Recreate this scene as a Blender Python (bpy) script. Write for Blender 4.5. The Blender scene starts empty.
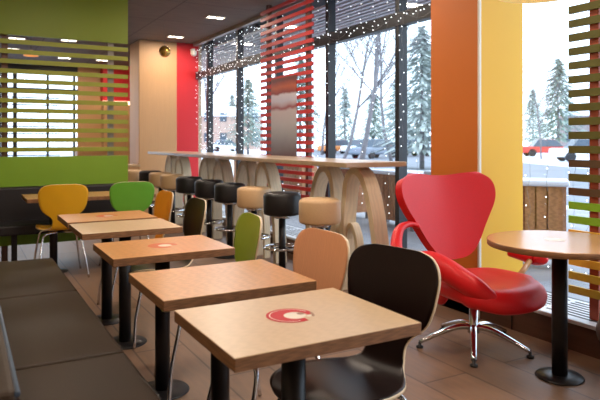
import bpy, bmesh, math, random
from mathutils import Vector, Matrix
C = bpy.context.scene
COL = C.collection
PI = math.pi
H = 1.27                      # eye height; most plan dimensions below are multiples of it
TH = math.radians(29.47)      # the camera looks this far clockwise of the +Y axis of the room

# ------------------------------------------------------------------ camera
cd = bpy.data.cameras.new('camera')
cam = bpy.data.objects.new('camera', cd); COL.objects.link(cam)
cam.location = (0, 0, H)
cam.rotation_euler = (PI/2, 0, -TH)
cd.sensor_width = 36; cd.lens = 36*597/600
cd.shift_y = -(200-140.9)/600
cd.clip_start = 0.05; cd.clip_end = 400
C.camera = cam
cd.dof.use_dof = True; cd.dof.focus_distance = 3.2; cd.dof.aperture_fstop = 4.0
# ------------------------------------------------------------------ world, light, exposure
C.view_settings.view_transform = 'Standard'
C.view_settings.look = 'None'
C.view_settings.gamma = 1
C.view_settings.use_curve_mapping = False
C.view_settings.exposure = 0.0
SKY = 3.6
LAMP = 1.0
w = bpy.data.worlds.new('world'); C.world = w; w.use_nodes = True
nt = w.node_tree; nt.nodes.clear()
out = nt.nodes.new('ShaderNodeOutputWorld'); bg = nt.nodes.new('ShaderNodeBackground')
tc = nt.nodes.new('ShaderNodeTexCoord'); sp = nt.nodes.new('ShaderNodeSeparateXYZ')
cr = nt.nodes.new('ShaderNodeValToRGB')
cr.color_ramp.elements[0].position = 0.0; cr.color_ramp.elements[0].color = (0.78, 0.9, 1, 1)
cr.color_ramp.elements[1].position = 0.5; cr.color_ramp.elements[1].color = (0.72, 0.86, 1, 1)
nt.links.new(tc.outputs['Generated'], sp.inputs[0]); nt.links.new(sp.outputs[2], cr.inputs[0])
nt.links.new(cr.outputs[0], bg.inputs[0]); nt.links.new(bg.outputs[0], out.inputs[0])
bg.inputs[1].default_value = SKY
sd = bpy.data.lights.new('winter_sun', 'SUN'); sd.energy = 1.2; sd.angle = math.radians(12); sd.color = (1, .97, .92)
sun = bpy.data.objects.new('winter_sun', sd); COL.objects.link(sun)
sun.rotation_euler = (math.radians(52), 0, math.radians(60))

# ------------------------------------------------------------------ materials
M = {}
def mat(name, col, rough=.5, metal=0, spec=.5, kind=None, scale=8, amt=.15, col2=None, bump=0, emit=None, estr=0, coat=0, stretch=(1,1,1)):
    m = bpy.data.materials.new(name); m.use_nodes = True
    t = m.node_tree; n = t.nodes; b = n['Principled BSDF']
    b.inputs['Roughness'].default_value = rough; b.inputs['Metallic'].default_value = metal
    b.inputs['Specular IOR Level'].default_value = spec
    if coat: b.inputs['Coat Weight'].default_value = coat; b.inputs['Coat Roughness'].default_value = .15
    if emit: b.inputs['Emission Color'].default_value = (*emit, 1); b.inputs['Emission Strength'].default_value = estr
    c2 = col2 or tuple(c*(1-amt) for c in col)
    tcn = n.new('ShaderNodeTexCoord'); mp = n.new('ShaderNodeMapping'); mp.inputs['Scale'].default_value = stretch
    t.links.new(tcn.outputs['Object'], mp.inputs[0])
    mix = n.new('ShaderNodeMix'); mix.data_type = 'RGBA'
    mix.inputs[6].default_value = (*col, 1); mix.inputs[7].default_value = (*c2, 1)
    nz = n.new('ShaderNodeTexNoise'); nz.inputs['Scale'].default_value = scale; nz.inputs['Detail'].default_value = 5
    t.links.new(mp.outputs[0], nz.inputs[0])
    src = nz.outputs[0]
    if kind == 'wood':
        wv = n.new('ShaderNodeTexWave'); wv.inputs['Scale'].default_value = scale*.25; wv.inputs['Distortion'].default_value = 9
        wv.inputs['Detail'].default_value = 4; wv.inputs['Detail Scale'].default_value = 1.5
        t.links.new(mp.outputs[0], wv.inputs[0]); src = wv.outputs['Fac']
    mr = n.new('ShaderNodeMapRange'); mr.inputs[1].default_value = .3; mr.inputs[2].default_value = .7
    if kind == 'wood': mr.inputs[1].default_value = 0; mr.inputs[2].default_value = 1
    t.links.new(src, mr.inputs[0]); t.links.new(mr.outputs[0], mix.inputs[0])
    t.links.new(mix.outputs[2], b.inputs['Base Color'])
    if bump:
        bp = n.new('ShaderNodeBump'); bp.inputs['Strength'].default_value = bump; bp.inputs['Distance'].default_value = .004
        t.links.new(nz.outputs[0], bp.inputs['Height']); t.links.new(bp.outputs[0], b.inputs['Normal'])
    M[name] = m
    return m
def s(r, g, b):       # sRGB 0-255 to linear
    return tuple(((c/255+.055)/1.055)**2.4 if c > 10 else c/255/12.92 for c in (r, g, b))

mat('maple', s(198,168,132), .32, kind='wood', scale=26, amt=.07, stretch=(1,6,1))
mat('oak', s(196,142,92), .3, kind='wood', scale=30, amt=.16, stretch=(1,7,1))
mat('cherry', s(200,138,78), .3, kind='wood', scale=30, amt=.14, stretch=(1,7,1))
mat('oak_round', s(190,140,96), .25, kind='wood', scale=24, amt=.12, stretch=(7,1,1))
mat('ply_edge', s(150,104,68), .5, kind='wood', scale=60, amt=.35, stretch=(.3,.3,14))
mat('ply_edge_light', s(222,196,160), .5, scale=40, amt=.15)
mat('black_metal', s(34,30,30), .38, metal=.3, scale=40, amt=.2)
mat('chrome', (.72,.73,.75), .16, metal=1, scale=20, amt=.08)
mat('steel', (.55,.56,.58), .28, metal=1, scale=20, amt=.1)
mat('wenge', s(30,14,12), .36, spec=.3, kind='wood', scale=34, amt=.3, stretch=(6,1,1))
mat('salmon_ply', s(224,160,118), .42, kind='wood', scale=20, amt=.08, stretch=(6,1,1))
mat('yellow_ply', s(232,172,30), .35, scale=8, amt=.06)
mat('orange_ply', s(222,140,30), .35, scale=8, amt=.06)
mat('green_ply', s(108,178,56), .35, scale=8, amt=.06)
mat('olive_ply', s(140,156,48), .35, scale=8, amt=.06)
mat('bench_leather', s(52,36,22), .5, spec=.18, scale=120, amt=.14, bump=.15)
mat('seam', s(20,16,14), .8, scale=30)
mat('blue_piping', s(70,84,100), .4, scale=30)
mat('dark_leather', s(32,27,29), .5, scale=120, amt=.14, bump=.15)
mat('beige_vinyl', s(214,176,132), .5, scale=90, amt=.08, bump=.1)
mat('black_vinyl', s(26,23,26), .45, scale=90, amt=.15, bump=.1)
mat('red_leather', s(220,26,32), .42, spec=.35, scale=150, amt=.08, bump=.12, coat=.05)
mat('brown_leather', s(52,36,30), .4, scale=150, amt=.1, bump=.12)
mat('green_panel', s(122,158,28), .45, scale=3, amt=.05)
mat('green_upper', s(120,136,12), .5, scale=3, amt=.05)
mat('green_slat', s(146,150,40), .5, scale=5, amt=.08)
mat('brown_post', s(110,72,56), .5, kind='wood', scale=20, amt=.2, stretch=(1,1,.2))
mat('grey_post', s(150,140,132), .4, scale=10)
mat('orange_wall', s(206,110,24), .6, scale=2, amt=.05)
mat('yellow_wall', s(222,168,30), .6, scale=2, amt=.05)
mat('white_trim', s(222,218,208), .5, scale=4, amt=.03)
mat('red_wall', s(214,40,48), .55, scale=2, amt=.05)
mat('red_slat', s(196,42,38), .5, scale=6, amt=.1)
mat('pale_wood', s(208,162,114), .5, kind='wood', scale=14, amt=.09, stretch=(5,5,.25))
mat('counter_top', s(188,162,134), .28, kind='wood', scale=20, amt=.1, stretch=(6,1,1))
mat('arch_wood', s(226,204,170), .5, kind='wood', scale=16, amt=.1, stretch=(2,2,.6))
mat('dark_frame', s(30,30,36), .4, scale=10)
mat('lilac_slat', s(232,230,236), .6, scale=10)
mat('ledge_white', s(212,216,222), .4, scale=10, amt=.04)
mat('slot_dark', s(48,46,48), .6, scale=10)
mat('plinth', s(96,64,48), .35, kind='wood', scale=16, amt=.2, stretch=(1,.2,4))
mat('olive_slat', s(92,90,34), .5, scale=12, amt=.18)
mat('bark_slat', s(84,64,40), .5, scale=12, amt=.2)
mat('lime_slat', s(124,176,40), .5, scale=12, amt=.1)
mat('gold_slat', s(226,176,60), .5, scale=12, amt=.1)
mat('mustard_slat', s(190,160,50), .5, scale=12, amt=.1)
mat('red_slat2', s(196,50,34), .5, scale=12, amt=.1)
mat('rust_post', s(168,78,50), .5, scale=12, amt=.15)
mat('wall_paint', s(196,176,150), .8, scale=3, amt=.04)
mat('gold', s(214,166,84), .25, metal=.85, scale=6, amt=.1)
mat('white_plastic', s(226,222,216), .4, scale=10, amt=.03)
mat('decal_red', s(196,20,36), .5, spec=.2, scale=300, amt=.3)
mat('decal_white', s(226,214,196), .4, scale=60, amt=.1)
mat('decal_orange', s(206,96,56), .4, scale=90, amt=.15)
mat('decal_brown', s(150,104,72), .4, scale=200, amt=.3)
mat('snow', s(224,230,240), .8, scale=1, amt=.06)
mat('terrace', s(150,150,156), .6, scale=1.2, amt=.35)
mat('street', s(128,132,142), .7, scale=.6, amt=.3)
mat('bark', s(128,124,128), .9, scale=10, amt=.3)
mat('needle', s(150,168,158), .9, scale=6, amt=.3)  # needle green lightened so the trees look washed out by haze
mat('haze_leaf', s(186,196,192), .9, scale=6, amt=.3)  # palest foliage, bright outdoor haze put into the colour
mat('planter_wood', s(178,124,84), .7, kind='wood', scale=14, amt=.3, stretch=(1,1,5))
mat('brick_far', s(190,160,146), .9, scale=2, amt=.2)  # house walls paled to imitate distant haze
mat('roof_far', s(150,136,136), .9, scale=2, amt=.2)
mat('car_white', s(232,234,238), .4, scale=2, amt=.03)
mat('car_red', s(206,60,50), .4, scale=2, amt=.05)
mat('car_grey', s(130,140,156), .4, scale=2, amt=.05)
mat('car_orange', s(226,140,70), .4, scale=2, amt=.05)
mat('tyre', s(40,40,44), .8, scale=5)
mat('car_glass', s(70,84,98), .2, scale=2)
mat('bulb', (1,1,1), .4, emit=(.85,.93,1), estr=3.2)
mat('lamp_glow', (1,1,1), .4, emit=(1,.90,.72), estr=9)
mat('strip_glow', (1,1,1), .4, emit=(1,.86,.55), estr=2.2)
mat('pendant_yellow', s(240,200,90), .5, scale=4, emit=(1,.78,.35), estr=.45)
mat('pendant_orange', s(230,120,50), .5, scale=4, emit=(1,.5,.15), estr=.6)
mat('wire', s(120,124,130), .5, scale=10)

def glass_mat():
    m = bpy.data.materials.new('window_glass'); m.use_nodes = True; t = m.node_tree; n = t.nodes; n.clear()
    o = n.new('ShaderNodeOutputMaterial'); mx = n.new('ShaderNodeMixShader'); tr = n.new('ShaderNodeBsdfTransparent')
    gl = n.new('ShaderNodeBsdfGlossy'); gl.inputs['Roughness'].default_value = .02
    tr.inputs[0].default_value = (.95,.975,1,1)
    mx.inputs[0].default_value = .05
    t.links.new(tr.outputs[0], mx.inputs[1]); t.links.new(gl.outputs[0], mx.inputs[2])
    t.links.new(mx.outputs[0], o.inputs[0]); M['window_glass'] = m
glass_mat()

def brick_mat(name, c1, c2, mortar, bw, bh, ms, rough, off=.5, rot=0, bump=.15):
    m = bpy.data.materials.new(name); m.use_nodes = True; t = m.node_tree; n = t.nodes; b = n['Principled BSDF']
    b.inputs['Specular IOR Level'].default_value = .32
    tcn = n.new('ShaderNodeTexCoord'); mp = n.new('ShaderNodeMapping'); mp.inputs['Rotation'].default_value = (0,0,rot)
    br = n.new('ShaderNodeTexBrick'); br.offset = off
    br.inputs['Color1'].default_value = (*c1,1); br.inputs['Color2'].default_value = (*c2,1); br.inputs['Mortar'].default_value = (*mortar,1)
    br.inputs['Scale'].default_value = 1; br.inputs['Mortar Size'].default_value = ms; br.inputs['Brick Width'].default_value = bw; br.inputs['Row Height'].default_value = bh
    nz = n.new('ShaderNodeTexNoise'); nz.inputs['Scale'].default_value = 3.5; nz.inputs['Detail'].default_value = 6
    mp2 = n.new('ShaderNodeMapping'); mp2.inputs['Scale'].default_value = (1.5,9,1)
    mix = n.new('ShaderNodeMix'); mix.data_type = 'RGBA'; mix.blend_type = 'MULTIPLY'; mix.inputs[0].default_value = .55
    t.links.new(tcn.outputs['Object'], mp.inputs[0]); t.links.new(mp.outputs[0], br.inputs[0])
    t.links.new(mp.outputs[0], mp2.inputs[0]); t.links.new(mp2.outputs[0], nz.inputs[0])
    cr = n.new('ShaderNodeValToRGB'); cr.color_ramp.elements[0].position = .3; cr.color_ramp.elements[0].color = (.55,.55,.55,1); cr.color_ramp.elements[1].position = .7
    t.links.new(nz.outputs[0], cr.inputs[0])
    t.links.new(br.outputs['Color'], mix.inputs[6]); t.links.new(cr.outputs[0], mix.inputs[7])
    t.links.new(mix.outputs[2], b.inputs['Base Color'])
    mr = n.new('ShaderNodeMapRange'); mr.inputs[3].default_value = rough-.08; mr.inputs[4].default_value = rough+.12
    t.links.new(nz.outputs[0], mr.inputs[0]); t.links.new(mr.outputs[0], b.inputs['Roughness'])
    bp = n.new('ShaderNodeBump'); bp.inputs['Strength'].default_value = bump; bp.inputs['Distance'].default_value = .003; bp.invert = True
    t.links.new(br.outputs['Fac'], bp.inputs['Height']); t.links.new(bp.outputs[0], b.inputs['Normal'])
    M[name] = m
brick_mat('floor_tile', s(138,107,85), s(128,99,79), s(98,76,62), 1.2, .3, .006, .44, rot=PI/2)
brick_mat('ceiling_tile', s(128,116,108), s(124,112,104), s(90,80,74), .6*2, .6*2, .008, .8, off=0)

# ------------------------------------------------------------------ mesh helpers
def bm_new(): return bmesh.new()
def box(bm, x0, x1, y0, y1, z0, z1, mi=0, rot=0, c=None):
    vs = []
    for z in (z0, z1):
        for (x, y) in ((x0,y0),(x1,y0),(x1,y1),(x0,y1)):
            if rot:
                cx, cy = c; dx, dy = x-cx, y-cy
                x2 = cx+dx*math.cos(rot)-dy*math.sin(rot); y2 = cy+dx*math.sin(rot)+dy*math.cos(rot)
                vs.append(bm.verts.new((x2,y2,z)))
            else: vs.append(bm.verts.new((x,y,z)))
    fs = [(3,2,1,0),(4,5,6,7),(0,1,5,4),(1,2,6,5),(2,3,7,6),(3,0,4,7)]
    for f in fs:
        fc = bm.faces.new([vs[i] for i in f]); fc.material_index = mi
def lathe(bm, prof, seg=32, cx=0, cy=0, mi=0, smooth=True):
    rings = []
    for (r, z) in prof:
        if r < 1e-5: rings.append([bm.verts.new((cx,cy,z))])
        else: rings.append([bm.verts.new((cx+r*math.cos(2*PI*k/seg), cy+r*math.sin(2*PI*k/seg), z)) for k in range(seg)])
    for a, b in zip(rings, rings[1:]):
        for k in range(seg):
            k2 = (k+1) % seg
            if len(a) == 1 and len(b) == 1: continue
            if len(a) == 1: f = bm.faces.new((a[0], b[k2], b[k]))
            elif len(b) == 1: f = bm.faces.new((a[k], a[k2], b[0]))
            else: f = bm.faces.new((a[k], a[k2], b[k2], b[k]))
            f.smooth = smooth; f.material_index = mi
def tube(bm, pts, rad, seg=10, flat=1, closed=False, up=(0,0,1), mi=0):
    pts = [Vector(p) for p in pts]; n = len(pts); rings = []
    up = Vector(up)
    for i, p in enumerate(pts):
        if closed: d = pts[(i+1) % n]-pts[i-1]
        else: d = pts[min(i+1,n-1)]-pts[max(i-1,0)]
        d.normalize()
        a = d.cross(up)
        if a.length < .05: a = d.cross(Vector((1,0,0)))
        a.normalize(); b = a.cross(d).normalized()
        r = rad[i] if isinstance(rad, (list,tuple)) else rad
        rings.append([bm.verts.new(p + a*(r*math.cos(2*PI*k/seg)) + b*(r*flat*math.sin(2*PI*k/seg))) for k in range(seg)])
    m = n if closed else n-1
    for i in range(m):
        a, b = rings[i], rings[(i+1) % n]
        for k in range(seg):
            k2 = (k+1) % seg
            f = bm.faces.new((a[k], b[k], b[k2], a[k2])); f.smooth = True; f.material_index = mi
    if not closed:
        bm.faces.new(rings[0]).material_index = mi; bm.faces.new(list(reversed(rings[-1]))).material_index = mi
def cr_spline(pts, n=6):
    P = [Vector(p) for p in pts]; P = [P[0]*2-P[1]] + P + [P[-1]*2-P[-2]]; o = []
    for i in range(1, len(P)-2):
        for k in range(n):
            t = k/n; a, b, c, d = P[i-1:i+3]
            o.append(.5*((2*b)+(c-a)*t+(2*a-5*b+4*c-d)*t*t+(3*b-a-3*c+d)*t**3))
    o.append(P[-2]); return o
def obj(name, bm, mats, parent=None, loc=None, bevel=0, seg=2, subsurf=0, kind=None, fixn=True):
    if fixn: bmesh.ops.recalc_face_normals(bm, faces=bm.faces)
    me = bpy.data.meshes.new(name); bm.to_mesh(me); bm.free()
    for m in (mats if isinstance(mats, (list,tuple)) else [mats]): me.materials.append(M[m])
    o = bpy.data.objects.new(name, me); COL.objects.link(o)
    if parent: o.parent = parent
    if loc: o.location = loc
    if bevel:
        md = o.modifiers.new('bevel', 'BEVEL'); md.width = bevel; md.segments = seg; md.limit_method = 'ANGLE'; md.angle_limit = math.radians(40)
    if subsurf:
        md = o.modifiers.new('sub', 'SUBSURF'); md.levels = subsurf; md.render_levels = subsurf
    if kind: o['kind'] = kind
    return o
def tag(o, label, cat, group=None, kind=None):
    o['label'] = label; o['category'] = cat
    if group: o['group'] = group
    if kind: o['kind'] = kind
    return o
def thing(name, label, cat, loc=(0,0,0), rz=0, group=None):
    o = bpy.data.objects.new(name, None); COL.objects.link(o); o.location = loc; o.rotation_euler = (0,0,rz)
    o.empty_display_size = .1
    return tag(o, label, cat, group)
def dup(root, loc, rz, label, mats=None, group=None):
    r = root.copy(); COL.objects.link(r); r.location = loc; r.rotation_euler = (0,0,rz); r['label'] = label
    if group: r['group'] = group
    for ch in list(root.children):
        c = ch.copy(); COL.objects.link(c); c.parent = r
        if mats and c.type == 'MESH': swap(c, mats)
        for g in list(ch.children):
            d = g.copy(); COL.objects.link(d); d.parent = c
            if mats and d.type == 'MESH': swap(d, mats)
    return r
def swap(o, mats):
    for i, sl in enumerate(o.material_slots):
        if sl.material and sl.material.name in mats:
            new = M[mats[sl.material.name]]; sl.link = 'OBJECT'; sl.material = new
def struct(name, bm, m, **k):
    o = obj(name, bm, m, **k); o['kind'] = 'structure'; return o
def cam2room(px, Z):     # a pixel column and a depth (in H) to plan metres
    X = (px-300)/597*Z
    return (X*math.cos(TH)+Z*math.sin(TH))*H, (-X*math.sin(TH)+Z*math.cos(TH))*H

# ------------------------------------------------------------------ the room
UG = 2.9*H; VF = 8.04*H; ZC = 2.363*H; UP = 2.535*H; VB = -1.6*H; UL = -1.4*H; VR = 11.3*H
bm = bm_new(); box(bm, UL-.1, UG+.1, VB-.1, VR+.1, -.1, 0); struct('floor', bm, 'floor_tile')
bm = bm_new(); box(bm, UL-.1, UG+.1, VB-.1, VR+.1, ZC, ZC+.12); struct('ceiling', bm, 'ceiling_tile')
bm = bm_new(); box(bm, UL-.1, UL, VB, VR, 0, ZC); struct('wall_left', bm, 'wall_paint')
bm = bm_new(); box(bm, UL, UG, VB-.1, VB, 0, ZC); struct('wall_behind', bm, 'wall_paint')
# far end: pale wood block, red panel
bm = bm_new(); box(bm, 2.06*H, 2.585*H, VF, 8.55*H, 0, ZC); struct('wall_far_wood', bm, 'pale_wood', bevel=.012)
bm = bm_new(); box(bm, 2.585*H, UG, VF+.01, 8.55*H, 0, ZC); struct('wall_far_red', bm, 'red_wall')
bm = bm_new(); box(bm, UG, UG+.06, VF+.012, VR, 0, ZC); struct('wall_right_far', bm, 'wall_paint')
# deep back wall with a window on its left
wx0, wx1, wz0, wz1 = .1*H, 1.80*H, .3*H, 2.2*H
bm = bm_new()
box(bm, UL, wx0, VR, VR+.1, 0, ZC); box(bm, wx1, UG, VR, VR+.1, 0, ZC)
box(bm, wx0, wx1, VR, VR+.1, 0, wz0); struct('wall_back', bm, 'pale_wood')
bm = bm_new(); box(bm, wx0, wx1, VR-.01, VR+.1, wz1, ZC); struct('wall_back_header', bm, 'dark_frame')
bm = bm_new()
for x in (.1, .55, .78, 1.3, 1.74):
    ww = .045 if x != .78 else .08
    box(bm, x*H-ww/2, x*H+ww/2, VR-.03, VR+.07, wz0, wz1)
for z in (.3, 1.9, 2.18): box(bm, wx0, wx1, VR-.02, VR+.06, z*H-.025, z*H+.025)
for k in range(9): box(bm, wx0, 1.5*H, VR-.02, VR+.0, (.75+k*.125)*H-.012, (.75+k*.125)*H+.012)
wf = struct('window_1', bm, 'dark_frame')
bm = bm_new(); box(bm, wx0, wx1, VR+.02, VR+.025, wz0, wz1); obj('window_pane', bm, 'window_glass', wf)

# glazed wall: columns at every bay, transom, sill
MV = [3.57-3.0, 1.57, 2.57, 3.57, 4.57, 5.58, 6.60, 7.60]
MV = [-1.45, -.43] + MV
bm = bm_new()
for v in MV: box(bm, UG-.05, UG+.05, v*H-.03, v*H+.03, .12, ZC)
box(bm, UG-.045, UG+.045, VB, VF, .10, .17)
struct('window_2', bm, 'dark_frame')
bm = bm_new(); box(bm, UG-.06, UG+.03, 2.83*H, VF, 1.868*H, 1.967*H); struct('trim_1', bm, 'dark_frame')
bm = bm_new(); box(bm, UG-.003, UG+.003, VB, VF, .17, ZC); o = struct('window_3', bm, 'window_glass')
bm = bm_new(); box(bm, UG-.12, UG-.05, 2.84*H, 8.0*H, ZC-.05, ZC); struct('trim_2', bm, 'grey_post')
bm = bm_new(); box(bm, UG-.05, UG+.1, VB, 8.0*H, -.1, .12); struct('wall_right_low', bm, 'plinth')
# plinth with radiator ledge
bm = bm_new(); box(bm, UP, UG-.05, VB, VF, 0, .165); struct('trim_3', bm, 'plinth')
bm = bm_new()
for v in (.3, 1.2, 2.2, 2.45): box(bm, UP-.004, UP, v*H, v*H+.006, 0, .16)
struct('trim_4', bm, 'seam')
def ledge(v0, v1, n):
    bm = bm_new(); box(bm, UP-.015, UG-.05, v0*H, v1*H, .165, .19)
    o = struct('trim_%d' % n, bm, 'ledge_white', bevel=.004)
    bm = bm_new()
    k = 0; u = UP+.06
    while u < UG-.1:
        v = v0*H+.05
        while v < v1*H-.1:
            box(bm, u, u+.02, v, min(v+.42, v1*H-.05), .1895, .1915); v += .46
        u += .048
    obj('grille_slot', bm, 'slot_dark', o)
ledge(-1.6, 2.425, 5); ledge(2.84, 7.98, 6)
# coloured column
bm = bm_new(); box(bm, UP, UG-.012, 2.431*H, 2.831*H, 0, ZC)
for f in bm.faces:
    if f.calc_center_median().y < 2.4311*H: f.material_index = 1
struct('wall_column', bm, ['orange_wall', 'yellow_wall'])
bm = bm_new(); box(bm, UP-.006, UP+.012, 2.431*H-.006, 2.431*H+.012, 0, ZC); struct('trim_7', bm, 'white_trim')

# ------------------------------------------------------------------ ceiling lights
def ceiling_light(u, v, label, energy, lamps=2):
    t = thing('ceiling_light', label, 'ceiling light', (u*H, v*H, ZC), 0, 'recessed ceiling lights')
    bm = bm_new()
    for (a,b,c,d) in ((-.13,.13,-.07,-.058),(-.13,.13,.058,.07),(-.13,-.118,-.058,.058),(.118,.13,-.058,.058),(-.006,.006,-.058,.058)):
        box(bm, a, b, c, d, -.014, -.001)
    obj('light_frame', bm, 'white_plastic', t)
    for sx in (-1, 1):
        bm = bm_new(); box(bm, sx*.062-.05, sx*.062+.05, -.05, .05, -.010, -.002); obj('diffuser', bm, 'lamp_glow', t)
    if energy:
        ld = bpy.data.lights.new('lamp', 'AREA'); ld.shape = 'RECTANGLE'; ld.size = .36; ld.size_y = .18; ld.energy = energy*LAMP; ld.color = (1,.84,.68)
        lo = bpy.data.objects.new('lamp', ld); COL.objects.link(lo); lo.parent = t; lo.location = (0,0,-.03)
for i, (u, v, e, lab) in enumerate([
    (2.42, 6.17, 22, 'twin recessed ceiling light nearer the viewer, beside the red slatted screen'),
    (2.42, 7.58, 20, 'twin recessed ceiling light close to the wooden wall and hanging gold ball'),
    (.625, 8.72, 14, 'bright ceiling light seen through the top left gap of green slats'),
    (1.25, 8.55, 14, 'bright ceiling light seen through the green slats, right of the leftmost pair'),
    (.63, 9.75, 12, 'dimmer ceiling light behind green slats, just below the top left one'),
    (2.05, 10.4, 12, 'small ceiling light behind the green slats near their right end'),
    (1.45, 10.4, 10, 'small distant ceiling light behind green slats above the far wood wall'),
    ]):
    ceiling_light(u, v, lab, e)
for (u, v, e) in ((2.0, 1.2, 26), (2.0, 3.4, 24), (.7, .1, 12), (.7, 2.2, 30), (.7, 4.0, 26), (-.5, 1.2, 20), (1.9, 4.6, 18), (1.9,-.6,20)):
    ceiling_light(u, v, 'unseen twin ceiling light added to brighten the room', e)  # fixtures out of view, added to light the room

# ------------------------------------------------------------------ outdoors
bm = bm_new(); box(bm, UG+.1, 130, -60, 160, -.15, -.05)
o = struct('floor_snow', bm, 'snow')
bm = bm_new(); box(bm, UG+.1, UG+6.5, -10, 20, -.05, -.045); struct('floor_terrace', bm, 'terrace')
bm = bm_new(); box(bm, 14, 26, 5, 90, -.05, -.044, rot=-.5, c=(20,20)); struct('floor_street', bm, 'street')
bm = bm_new(); box(bm, -40, UG+.1, VR+.15, 160, -.15, -.05); struct('floor_snow_back', bm, 'snow')
# canopy of slats above the window
t = thing('slatted_canopy', 'pale slatted canopy outside above the tall windows', 'canopy', (UG+.1, 2.9*H, 2.27*H))
for k in range(14):
    bm = bm_new(); box(bm, .02+k*.11, .06+k*.11, 0, 7.2*H, 0, .03); obj('slat', bm, 'lilac_slat', t)
bm = bm_new(); box(bm, 0, 1.56, -.05, 7.25*H, .121, .15); obj('canopy_roof', bm, 'dark_frame', t)
for v in (0, 1.7, 3.4, 5.1, 6.8):
    bm = bm_new(); box(bm, 0, 1.52, v*H, v*H+.06, .03, .12); obj('canopy_beam', bm, 'dark_frame', t)
# trees
random.seed(4)
def bare_tree(x, y, h, label, seed, lean=0, name='bare_tree', grp='bare trees beyond the windows'):
    rnd = random.Random(seed)
    t = thing(name, label, 'tree', (x, y, -.06), 0, grp)
    bmt = bm_new(); bmb = bm_new()
    def grow(p, d, L, r, lev, bm):
        pts = [p]; rr = [r]
        n = 4
        for k in range(n):
            d = (d + Vector((rnd.uniform(-.16,.16), rnd.uniform(-.16,.16), rnd.uniform(-.02,.10)))).normalized()
            p = p + d*L/n; pts.append(p); rr.append(r*(1-.5*(k+1)/n))
            if lev < 4 and (k > 0 or lev > 0):
                for _ in range(2 if lev < 3 else 1):
                    a = rnd.uniform(0, 2*PI); sd = Vector((math.cos(a), math.sin(a), rnd.uniform(.1,.8))).normalized()
                    grow(p, (d*.75+sd).normalized(), L*rnd.uniform(.45,.62), rr[-1]*.55, lev+1, bmb)
        tube(bm, pts, rr, seg=5 if lev < 2 else 3)
    grow(Vector((0,0,0)), Vector((lean,0,1)).normalized(), h*.62, h*.009, 0, bmt)
    obj('trunk', bmt, 'bark', t); obj('branches', bmb, 'bark', t, kind='stuff')
def conifer(x, y, h, label, seed, m='needle', r=.22):
    rnd = random.Random(seed)
    t = thing('conifer', label, 'tree', (x, y, -.06), 0, 'evergreen trees beyond the windows')
    bm = bm_new(); tube(bm, [(0,0,0),(0,0,h*.95)], [h*.018, h*.004], seg=6); obj('trunk', bm, 'bark', t)
    bm = bm_new()
    for i in range(900):
        z = h*(.12+.88*rnd.random()**1.15); R = h*r*(1-z/h)**.8*rnd.uniform(.35,1.05)+.05; a = rnd.uniform(0,2*PI)
        p = Vector((R*math.cos(a), R*math.sin(a), z)); o_ = Vector((math.cos(a), math.sin(a), -.35))*h*.05*rnd.uniform(.6,1.4)
        q = Vector((-math.sin(a), math.cos(a), rnd.uniform(-.3,.3)))*h*.014
        v = [bm.verts.new(p-q-o_), bm.verts.new(p+q-o_), bm.verts.new(p+q*.4+o_), bm.verts.new(p-q*.4+o_)]
        bm.faces.new(v)
    obj('foliage', bm, m, t, fixn=False)
def far(px, Z):
    return cam2room(px, Z)
for px, Z, h, lab, sd_, ln in [
    (356, 13, 9.5, 'bare tree with spreading branches behind the middle window pane', 11, .3),
    (338, 19, 9, 'slim bare tree left of the large spreading one', 15, .25),
    (322, 44, 15, 'bare tree just right of the red slatted screen', 5, .1),
    (392, 27, 12, 'bare tree behind the pane beside the orange column', 8, -.1),
    (212, 30, 11, 'bare tree seen through the leftmost window pane', 21, 0),
    (541, 34, 8, 'bare tree behind the pane right of the yellow wall face', 33, 0),
    (592, 26, 8, 'bare tree behind the olive slatted screen', 37, .1)]:
    x, y = far(px, Z); bare_tree(x, y, h, lab, sd_, ln)
for px, Z, h, lab, sd_, m_ in [
    (422, 22, 6.6, 'evergreen tree right beside the orange column', 3, 'haze_leaf'),
    (374, 62, 8, 'evergreen tree in the middle of the wide window pane', 4, 'needle'),
    (345, 70, 9, 'low evergreen just right of the window post past the red screen', 5, 'haze_leaf'),
    (248, 44, 7, 'evergreen left of the red slatted screen', 6, 'needle'),
    (232, 100, 11, 'evergreen with painted haze behind the leftmost window panes', 7, 'haze_leaf'),
    (558, 56, 11, 'tall evergreen between the yellow wall face and slatted screen', 8, 'needle'),
    (533, 80, 10, 'evergreen with painted haze next to the yellow wall face', 9, 'haze_leaf'),
    (300, 60, 12, 'evergreen behind the red slatted screen poster', 10, 'needle'),
    (428, 46, 10, 'taller evergreen with painted haze at the edge of the orange column', 12, 'haze_leaf'),
    (398, 74, 12, 'small evergreen with painted haze between the bare trees beyond the counter end', 14, 'haze_leaf')]:
    x, y = far(px, Z); conifer(x, y, h, lab, sd_, m_, .36)
# far building
def house(px, Z, wd, hh, label, m='brick_far', rz=0):
    x, y = far(px, Z); t = thing('house', label, 'building', (x, y, -.06), rz)
    bm = bm_new(); box(bm, -wd/2, wd/2, -3, 3, 0, hh); obj('wall', bm, m, t)
    bm = bm_new()
    v = [bm.verts.new(p) for p in ((-wd/2-.3,-3.4,hh),(wd/2+.3,-3.4,hh),(wd/2+.3,3.4,hh),(-wd/2-.3,3.4,hh),(-wd/2-.3,0,hh+1.6),(wd/2+.3,0,hh+1.6))]
    for f in ((0,1,5,4),(2,3,4,5),(0,4,3),(1,2,5),(3,2,1,0)): bm.faces.new([v[i] for i in f])
    obj('roof', bm, 'snow', t)
    n = int(wd/2.2)
    for k in range(n):
        for zz in ([1.2] if hh < 5 else [1.2, 4.2]):
            bm = bm_new(); xx = -wd/2+wd*(k+.5)/n; box(bm, xx-.5, xx+.5, -3.06, -2.9, zz, zz+1.3); obj('window', bm, 'car_glass', t)
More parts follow.
